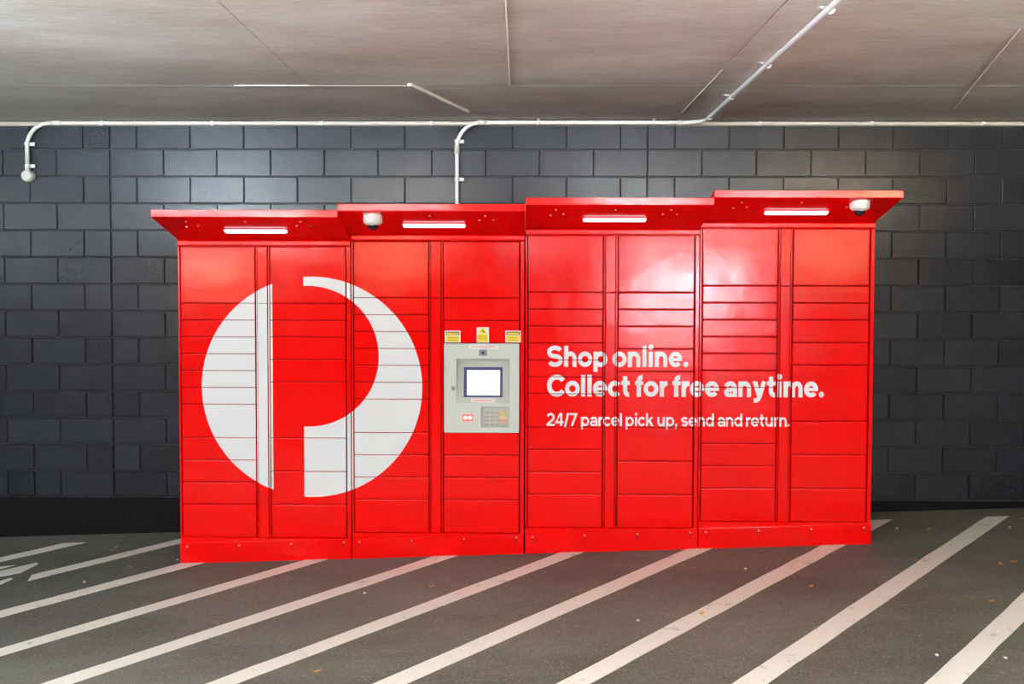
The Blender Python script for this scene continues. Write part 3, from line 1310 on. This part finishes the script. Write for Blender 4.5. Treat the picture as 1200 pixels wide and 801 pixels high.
    qx1, qz0 = px(554.2, 493.2)
    sw = obj('scanner_window', box_mesh((qx1 - qx0, 0.005, qz1 - qz0), 0.002, 2), REDGLOW, root, ((qx0 + qx1) / 2, yf - 0.001, (qz0 + qz1) / 2))
    for s in (-1, 1):
        bm = bmesh.new()
        bmesh.ops.create_uvsphere(bm, u_segments=12, v_segments=8, radius=0.011)
        for v in bm.verts:
            v.co.y *= 0.3
        obj('scanner_led', to_mesh(bm), SCANLED, sw, ((qx0 + qx1) / 2 + s * 0.0145, yf - 0.004, (qz0 + qz1) / 2))
    fx0_, fz1_ = px(561.3, 409.5)
    fx1_, fz0_ = px(570.8, 416.6)
    fc = obj('camera_window', box_mesh((fx1_ - fx0_, 0.004, fz1_ - fz0_), 0.001, 1), simple('blue_grey_window', (0.20, 0.23, 0.27), 0.3), root, ((fx0_ + fx1_) / 2, yf - 0.002, (fz0_ + fz1_) / 2))
    e = obj('camera_lens', lathe_mesh([(0.0, 0.004), (0.006, 0.003), (0.0095, 0.0), (0.0095, -0.003)], 16), BLACK, fc, ((fx0_ + fx1_) / 2, yf - 0.0045, (fz0_ + fz1_) / 2))
    e.rotation_euler.x = math.pi / 2
    lx, lz = px(531, 454.5)
    e = obj('lock', lathe_mesh([(0.0, 0.008), (0.008, 0.008), (0.013, 0.004), (0.014, -0.002)], 18), STEEL, root, (lx, yf - 0.002, lz))
    e.rotation_euler.x = math.pi / 2
    for a, b, c, d, yy in ((549.5, 403.4, 583.8, 408.7, None), (552, 466.6, 580, 471.6, 1)):
        tx0, tz1 = px(a, b)
        tx1, tz0 = px(c, d)
        bm = bmesh.new()
        w, h = tx1 - tx0, tz1 - tz0
        bm_box(bm, (0, 0, 0), (w, 0.001, h), 0)
        bm_box(bm, (0, -0.0007, 0), (w * 0.84, 0.0006, h * 0.42), 1)
        me = to_mesh(bm)
        me.materials.append(STICKERWHITE)
        me.materials.append(PINKINK)
        zc = (tz0 + tz1) / 2
        obj('notice_strip', me, None, root, ((tx0 + tx1) / 2, (yf - 0.0046) if yy is None else tray_y(zc) - 0.003, zc))


for i in range(4):
    locker(i)

# ------------------------------------------------------------------ dome cameras under the canopies


def dome_camera(px, py, label, tilt):
    y = -1.015
    c = on_y(px, py, y)
    root = thing('dome_camera', label, 'security camera', c, 'dome cameras under the canopies')
    k = [j for j in range(4) if MOD_X[j] <= c.x][-1]
    top = DOOR_TOP[k] + 0.0485 + SLOPE * (LY - y)
    h = top - c.z
    obj('bracket', prism_mesh([(-0.052, SLOPE * 0.052 + 0.004), (0.052, -SLOPE * 0.052 + 0.004), (0.052, -h + 0.03), (-0.052, -h + 0.03)], -0.054, 0.054, 0.003), simple('pink_grey_bracket', (0.60, 0.40, 0.36), 0.5), root, c + Vector((0, 0, h)))
    sh = obj('housing', lathe_mesh([(0.0, 0.044), (0.048, 0.044), (0.0575, 0.034), (0.0590, 0.010), (0.0585, -0.012), (0.053, -0.022), (0.040, -0.027), (0.038, -0.024)], 36), CAMWHITE, root, c, smooth=True)
    dm = [(0.037, -0.020)] + [(0.0375 * math.cos(t), -0.024 - 0.040 * math.sin(t)) for t in [j * math.pi / 16 for j in range(8)]] + [(0.0, -0.064)]
    obj('dome', lathe_mesh(dm, 32), DOMEGLASS, root, c, smooth=True)
    obj('trim_ring', lathe_mesh([(0.036, -0.022), (0.041, -0.028), (0.039, -0.031), (0.035, -0.027)], 32), CAMWHITE, root, c, smooth=True)
    obj('eyelid', prism_mesh([(-0.0, -0.028), (-0.036, -0.030), (-0.037, -0.034), (0, -0.033)], -0.012, 0.012, 0.001), LEDCAP, root, c)


dome_camera(437.0, 258.0, 'white dome security camera under the canopy of the bank with the terminal', 0)
dome_camera(1007.5, 241.0, 'white dome security camera at the outer end of the highest canopy', 0)

# ------------------------------------------------------------------ conduits
PR = 0.0145


def saddle(parent, pos, axis, tab):
    """pipe clip: a band round the pipe and a screwed tab"""
    pos = Vector(pos)
    axis = Vector(axis)
    b = obj('saddle', tube_mesh([pos - axis * 0.011 - pos, pos + axis * 0.011 - pos], PR + 0.003, 14), PVCWHITE, parent, pos)
    tab = Vector(tab)
    side = axis.cross(tab)
    size = Vector((0.006, 0.006, 0.006))
    for k in range(3):
        size[k] = abs(axis[k]) * 0.026 + abs(tab[k]) * 0.040 + abs(side[k]) * 0.004
    c = pos + tab * 0.032 + (Vector((0, PR * 0.5, 0)) if abs(side.y) > 0.5 else Vector((0, 0, PR * 0.9)))
    obj('saddle_tab', box_mesh(tuple(size), 0.0015, 1), PVCWHITE, b, c)
    s = obj('screw', screw_mesh, STEEL, b, c + (Vector((0, -0.003, 0)) if abs(side.y) > 0.5 else Vector((0, 0, -0.003))))
    if abs(side.y) > 0.5:
        s.rotation_euler.x = math.pi / 2
    else:
        s.rotation_euler.x = math.pi


# run A: along the corner, dropping at the left to a round box
ya = -0.030
za = on_y(300, 144.4, ya).z
A = on_y(32.3, 200, ya)
xa = A.x
zbox = on_y(32.3, 206, ya).z
path = [(xa, ya, zbox + 0.03)] + bend((xa, ya, zbox), (xa, ya, za), (xa + 1, ya, za), 0.17, 12) + [(x, ya, za) for x in (0.5, 2.0, 4.0, 6.0, 9.0)]
rA = thing('conduit_run', 'cream conduit along the wall top, dropping to a round box over bare wall', 'conduit', (xa, ya, zbox))
RA = ORIGIN[rA.name]
obj('pipe', tube_mesh([Vector(p) - RA for p in path], PR, 14), PVC, rA, RA)
bx = obj('junction_box', lathe_mesh([(0.0, 0.020), (0.030, 0.020), (0.040, 0.016), (0.043, 0.008), (0.043, -0.028)], 28), PVC, rA, (xa, ya, zbox), smooth=False)
bx.rotation_euler.x = math.pi / 2
obj('pipe_socket', tube_mesh([(0, 0, 0), (0, 0, 0.03)], PR + 0.004, 14), PVC, rA, (xa, ya, zbox + 0.035))
obj('lid', lathe_mesh([(0.0, 0.004), (0.034, 0.004), (0.037, 0.001), (0.037, -0.004)], 28), PVC, rA, (xa, ya - 0.020, zbox)).rotation_euler.x = math.pi / 2
cp = on_y(67, 144, ya)
obj('coupler', tube_mesh([(-0.032, 0, 0), (0.032, 0, 0)], PR + 0.004, 14), PVC, rA, (cp.x, ya, za))
for py in (168.7, 194.3):
    saddle(rA, (xa, ya, on_y(32, py, ya).z), (0, 0, 1), (1, 0, 0))
for px in (120, 249, 377, 505, 890, 1021, 1151):
    x = on_y(px, 144, ya).x
    b = obj('saddle', tube_mesh([(-0.011, 0, 0), (0.011, 0, 0)], PR + 0.0035, 14), PVCWHITE, rA, (x, ya, za))
    obj('saddle_tab', box_mesh((0.022, 0.008, 0.018), 0.002, 1), PVCWHITE, b, (x, ya - PR - 0.001, za + 0.006))

# run B: up from the lockers, along the corner, then out across the soffit
yb_ = -0.068
zb_ = min(on_y(700, 143.6, yb_).z, CEIL - PR - 0.0045)
xb_ = on_y(535.5, 220, yb_).x
zc_ = CEIL - PR - 0.005
xo = on_plane(863, 109, (0, 0, 1), zc_).x
path = [(xb_, yb_, 1.80)] + bend((xb_, yb_, 1.7), (xb_, yb_, zb_), (xb_ + 1, yb_, zb_), 0.18, 12)
path += [(3.2, yb_, zb_), (3.9, yb_, zb_)]
path += bend((3.9, yb_, zb_), (xo, yb_, zb_), (xo, -1, zb_), 0.15, 12)
path += [(xo, -0.6, zc_), (xo - 0.01, -2.0, zc_), (xo - 0.02, -5.0, zc_)]
rB = thing('conduit_run', 'pale conduit rising from the lockers and turning out across the soffit', 'conduit', (xb_, yb_, 1.80))
RB = ORIGIN[rB.name]
obj('pipe', tube_mesh([Vector(p) - RB for p in path], PR, 14), PVCWHITE, rB, RB)
z = on_y(535, 175, yb_).z
obj('coupler', tube_mesh([(0, 0, -0.032), (0, 0, 0.032)], PR + 0.004, 14), PVC, rB, (xb_, yb_, z))
x = on_y(565, 143, yb_).x
obj('coupler', tube_mesh([(-0.032, 0, 0), (0.032, 0, 0)], PR + 0.004, 14), PVC, rB, (x, yb_, zb_))
x = on_y(797, 143, yb_).x
obj('coupler', tube_mesh([(-0.02, 0, 0), (0.02, 0, 0)], PR + 0.004, 14), PVC, rB, (x, yb_, zb_))
obj('coupler', tube_mesh([(0, -0.03, 0), (0, 0.03, 0)], PR + 0.004, 14), PVC, rB, (xo, -0.25, zb_))
for py in (165.5, 210):
    saddle(rB, (xb_, yb_, on_y(535, py, yb_).z), (0, 0, 1), (1, 0, 0))
for px in (631, 766):
    x = on_y(px, 143, yb_).x
    b = obj('saddle', tube_mesh([(-0.011, 0, 0), (0.011, 0, 0)], PR + 0.0035, 14), PVCWHITE, rB, (x, yb_, zb_))
    obj('saddle_tab', box_mesh((0.022, 0.022, 0.006), 0.002, 1), PVCWHITE, b, (x, yb_ - 0.024, CEIL - 0.006))
for py in (114, 76.5, 12):
    px = 978 - (978 - 832) * py / 138.0
    v = on_plane(px, py, (0, 0, 1), zc_)
    saddle(rB, (xo, v.y, zc_), (0, 1, 0), (-1, 0, 0))

# loose pale strip on the soffit
a, b = on_plane(479.5, 99.5, (0, 0, 1), CEIL - 0.012), on_plane(547.5, 131.5, (0, 0, 1), CEIL - 0.012)
d = b - a
rS = thing('soffit_strip', 'short pale trunking strip fixed slantwise to the bare soffit', 'trunking', ((a.x + b.x) / 2, (a.y + b.y) / 2, CEIL))
rS.rotation_euler.z = math.atan2(d.y, d.x)
Ls = d.length
for t0, t1 in ((-0.5, -0.14), (-0.13, 0.5)):
    q = bpy.data.objects.new('trunking_length', box_mesh((Ls * (t1 - t0), 0.030, 0.020), 0.003, 1))
    q.data.materials.append(PVC)
    COL.objects.link(q)
    q.parent = rS
    q.location = (Ls * (t0 + t1) / 2, 0, -0.010)
    ORIGIN[q.name] = Vector(rS.location)

# ------------------------------------------------------------------ litter on the pavement


def leaf_mesh(k):
    random.seed(100 + k)
    bm = bmesh.new()
    L, W = random.uniform(0.034, 0.046), random.uniform(0.010, 0.015)
    top = []
    n = 8
    up, lo = [], []
    for i in range(n + 1):
        t = i / n
        w = W * math.sin(math.pi * (0.06 + 0.9 * t)) ** 0.8
        z = 0.003 + 0.006 * (t - 0.4) ** 2 * 4
        up.append(bm.verts.new((L * (t - 0.5), w, z)))
        lo.append(bm.verts.new((L * (t - 0.5), -w, z + 0.002)))
    for i in range(n):
        bm.faces.new((lo[i], lo[i + 1], up[i + 1], up[i]))
    r = bmesh.ops.solidify(bm, geom=bm.faces[:], thickness=0.0015)
    return to_mesh(bm)


for k, (px, py, rz) in enumerate(((131.5, 645, 0.4), (135.5, 642, 1.2), (153.5, 664.5, 0.2), (1088, 620.5, 0.6), (1187, 658.5, -0.3), (1173, 661.5, 1.4),
                                  (1161.5, 705, -0.2), (1197, 608.5, 0.1), (950, 687.5, 0.5), (822, 719.5, 0.8), (372, 787, 0.4), (505, 688, 0.4))):
    v = on_floor(px, py)
    o = obj('fallen_leaf', leaf_mesh(k), LEAF, None, (v.x, v.y, floor_z(v.x, v.y) + 0.0005))
    o.rotation_euler = (0, 0, rz)
    where = ('by the broken stripe' if px < 200 else
             'beyond the high end of the lockers' if px > 1000 else 'between the stripes in front of the lockers')
    tag(o, 'small dry orange leaf on the pavement ' + where, 'leaf', 'dry leaves on the pavement ' + where)


def scrap_mesh(k):
    random.seed(200 + k)
    bm = bmesh.new()
    bmesh.ops.create_icosphere(bm, subdivisions=1, radius=0.010)
    for v in bm.verts:
        v.co = Vector((v.co.x * random.uniform(0.7, 1.3), v.co.y * random.uniform(0.6, 1.1), max(v.co.z * 0.6, -0.003) + 0.003))
    return to_mesh(bm)


for k, (px, py) in enumerate(((1183, 618), (1098, 767.5), (1051, 619), (873.5, 666.5), (208, 656), (99, 682), (1178, 771), (427, 695), (748, 727))):
    v = on_floor(px, py)
    o = obj('paper_scrap', scrap_mesh(k), SCRAP, None, (v.x, v.y, floor_z(v.x, v.y)))
    where = ('near the low end of the lockers' if px < 300 else
             'beyond the high end of the lockers' if px > 1000 else 'in front of the lockers')
    tag(o, 'tiny white crumpled scrap on the pavement ' + where, 'scrap', 'white scraps on the pavement ' + where)

# ------------------------------------------------------------------ ceiling battens of the car park (out of view, some added as fill)


def batten(x, y, rz, col, strength, label, hang=0.45, up=False):
    """hung batten; an up-lighter has its tray below the tube"""
    root = thing('ceiling_batten', label, 'ceiling light', (x, y, CEIL), 'car park ceiling battens')
    root.rotation_euler.z = rz
    m = cached(('lamp', col, strength), lambda: emit('batten_diffuser', col, strength))
    rod = cached(('rod', hang), lambda: box_mesh((0.008, 0.008, hang)))
    if up:
        tray = cached('up_tray', lambda: prism_mesh([(-0.10, 0.02), (-0.03, -0.02), (0.03, -0.02), (0.10, 0.02), (0.10, 0.024), (0.028, -0.014), (-0.028, -0.014), (-0.10, 0.024)], -0.63, 0.63))
        dz = -hang + 0.018
    else:
        tray = cached('tray', lambda: box_mesh((1.26, 0.05, 0.03), 0.004, 1))
        dz = -hang - 0.042
    for nme, me, mt, dx, dz in (('tray', tray, PVCWHITE, 0, -hang),
                                ('hanger', rod, STEEL, -0.615, -hang / 2), ('hanger', rod, STEEL, 0.615, -hang / 2),
                                ('diffuser', cached(('diff', col, strength, up), lambda: box_mesh((1.2, 0.05 if up else 0.085, 0.04 if up else 0.055), 0.012, 3)), m, 0, dz)):
        if len(me.materials) == 0:
            me.materials.append(mt)
        q = bpy.data.objects.new(nme, me)
        COL.objects.link(q)
        q.parent = root
        q.location = (dx, 0, dz)


COOL = (0.74, 0.88, 1.0)
NEUT = (0.95, 0.99, 1.0)
WARM = (1.0, 0.78, 0.50)
AMBER = (1.0, 0.60, 0.30)
batten(-0.6, -4.5, 0.0, COOL, LAMP_COOL, 'cool white hung up-lighter at the low corner of the car park', 0.38, True)
for x, c, t in ((1.7, NEUT, 'neutral added up-lighter in the near row, beside the cool one'), (4.3, NEUT, 'neutral added up-lighter in the near row, beside the warm one'),
                (7.0, WARM, 'warm added up-lighter in the near row')):
    batten(x, -4.9, 0.0, c, NEAR_FILL, t, 0.35, True)  # row added to brighten the soffit nearby
batten(-0.4, -7.6, 0.0, NEUT, LAMP_LOW * 2.2, 'neutral short-hung batten over the low bay', 0.2)
batten(5.85, -5.2, 0.0, NEUT, LAMP_LOW, 'neutral short-hung batten over the high bay', 0.2)
for x, c, t in ((-1.4, COOL, 'cool white added up-lighter in the cross row, by the open side'), (1.6, NEUT, 'neutral added up-lighter in the cross row, beside the cool one'),
                (4.6, NEUT, 'neutral added up-lighter in the cross row, beside the warm one'), (7.6, WARM, 'warm added up-lighter in the cross row')):
    batten(x, -7.4, 0.0, c, UP_FILL, t, 0.7, True)  # added up-lighters: lift the soffit and bounce soft light around
for y in (-10.0, -13.0, -16.5, -20.0):
    batten(-1.2, y, math.pi / 2, WARM, LAMP_WARM, 'warm hung batten in the row by the open side')
    batten(7.3, y, math.pi / 2, WARM, LAMP_WARM, 'warm hung batten in the row by the closed side')
batten(3.2, -10.5, 0.0, NEUT, LAMP_WARM, 'neutral hung batten in the middle of the car park')

for x, y, h, t in ((-3.0, -12.0, 0.85, 'amber added fill batten in the open-side bay'), (9.2, -12.0, 0.62, 'amber added fill batten in the closed-side bay'),
                   (0.4, -13.5, 0.55, 'amber added fill batten between the bays')):
    batten(x, y, 0.0, AMBER, AMBER_FILL, t, h)  # added warm fill, seen as glow in the upper doors


def floor_fill(x, y, power, label):
    """added fill light with louvres; narrow spread keeps it on the pavement"""
    root = thing('floor_fill_light', label, 'ceiling light', (x, y, CEIL), 'added floor fill lights')
    bm = bmesh.new()
    frame_bm(bm, (-0.63, -0.18, 0.63, 0.18), (-0.60, -0.15, 0.60, 0.15), -0.05, 0.0)
    for v in bm.verts:
        v.co = Vector((v.co.x, v.co.z, v.co.y))
    me = to_mesh(bm)
    me.materials.append(PVCWHITE)
    q = bpy.data.objects.new('frame', me)
    COL.objects.link(q)
    q.parent = root
    for k in range(7):
        q = bpy.data.objects.new('louvre_blade', cached('blade', lambda: box_mesh((0.004, 0.30, 0.03))))
        if len(q.data.materials) == 0:
            q.data.materials.append(STEEL)
        COL.objects.link(q)
        q.parent = root
        q.location = (-0.45 + k * 0.15, 0, -0.02)
    la = bpy.data.lights.new('floor_fill_lamp', 'AREA')
    la.shape = 'RECTANGLE'
    la.size, la.size_y = 1.15, 0.28
    la.energy = power
    la.spread = math.radians(85)
    la.color = (1.0, 0.99, 0.93)
    q = bpy.data.objects.new('floor_fill_lamp', la)
    COL.objects.link(q)
    q.parent = root
    q.location = (0, 0, -0.052)


for x, t in ((0.2, 'added floor fill light by the cool up-lighter'), (3.0, 'added floor fill light in the middle of the near row'), (5.9, 'added floor fill light by the warm up-lighter')):
    floor_fill(x, -3.5, FLOOR_FILL_W, t)  # added lights that brighten the floor and its stripes
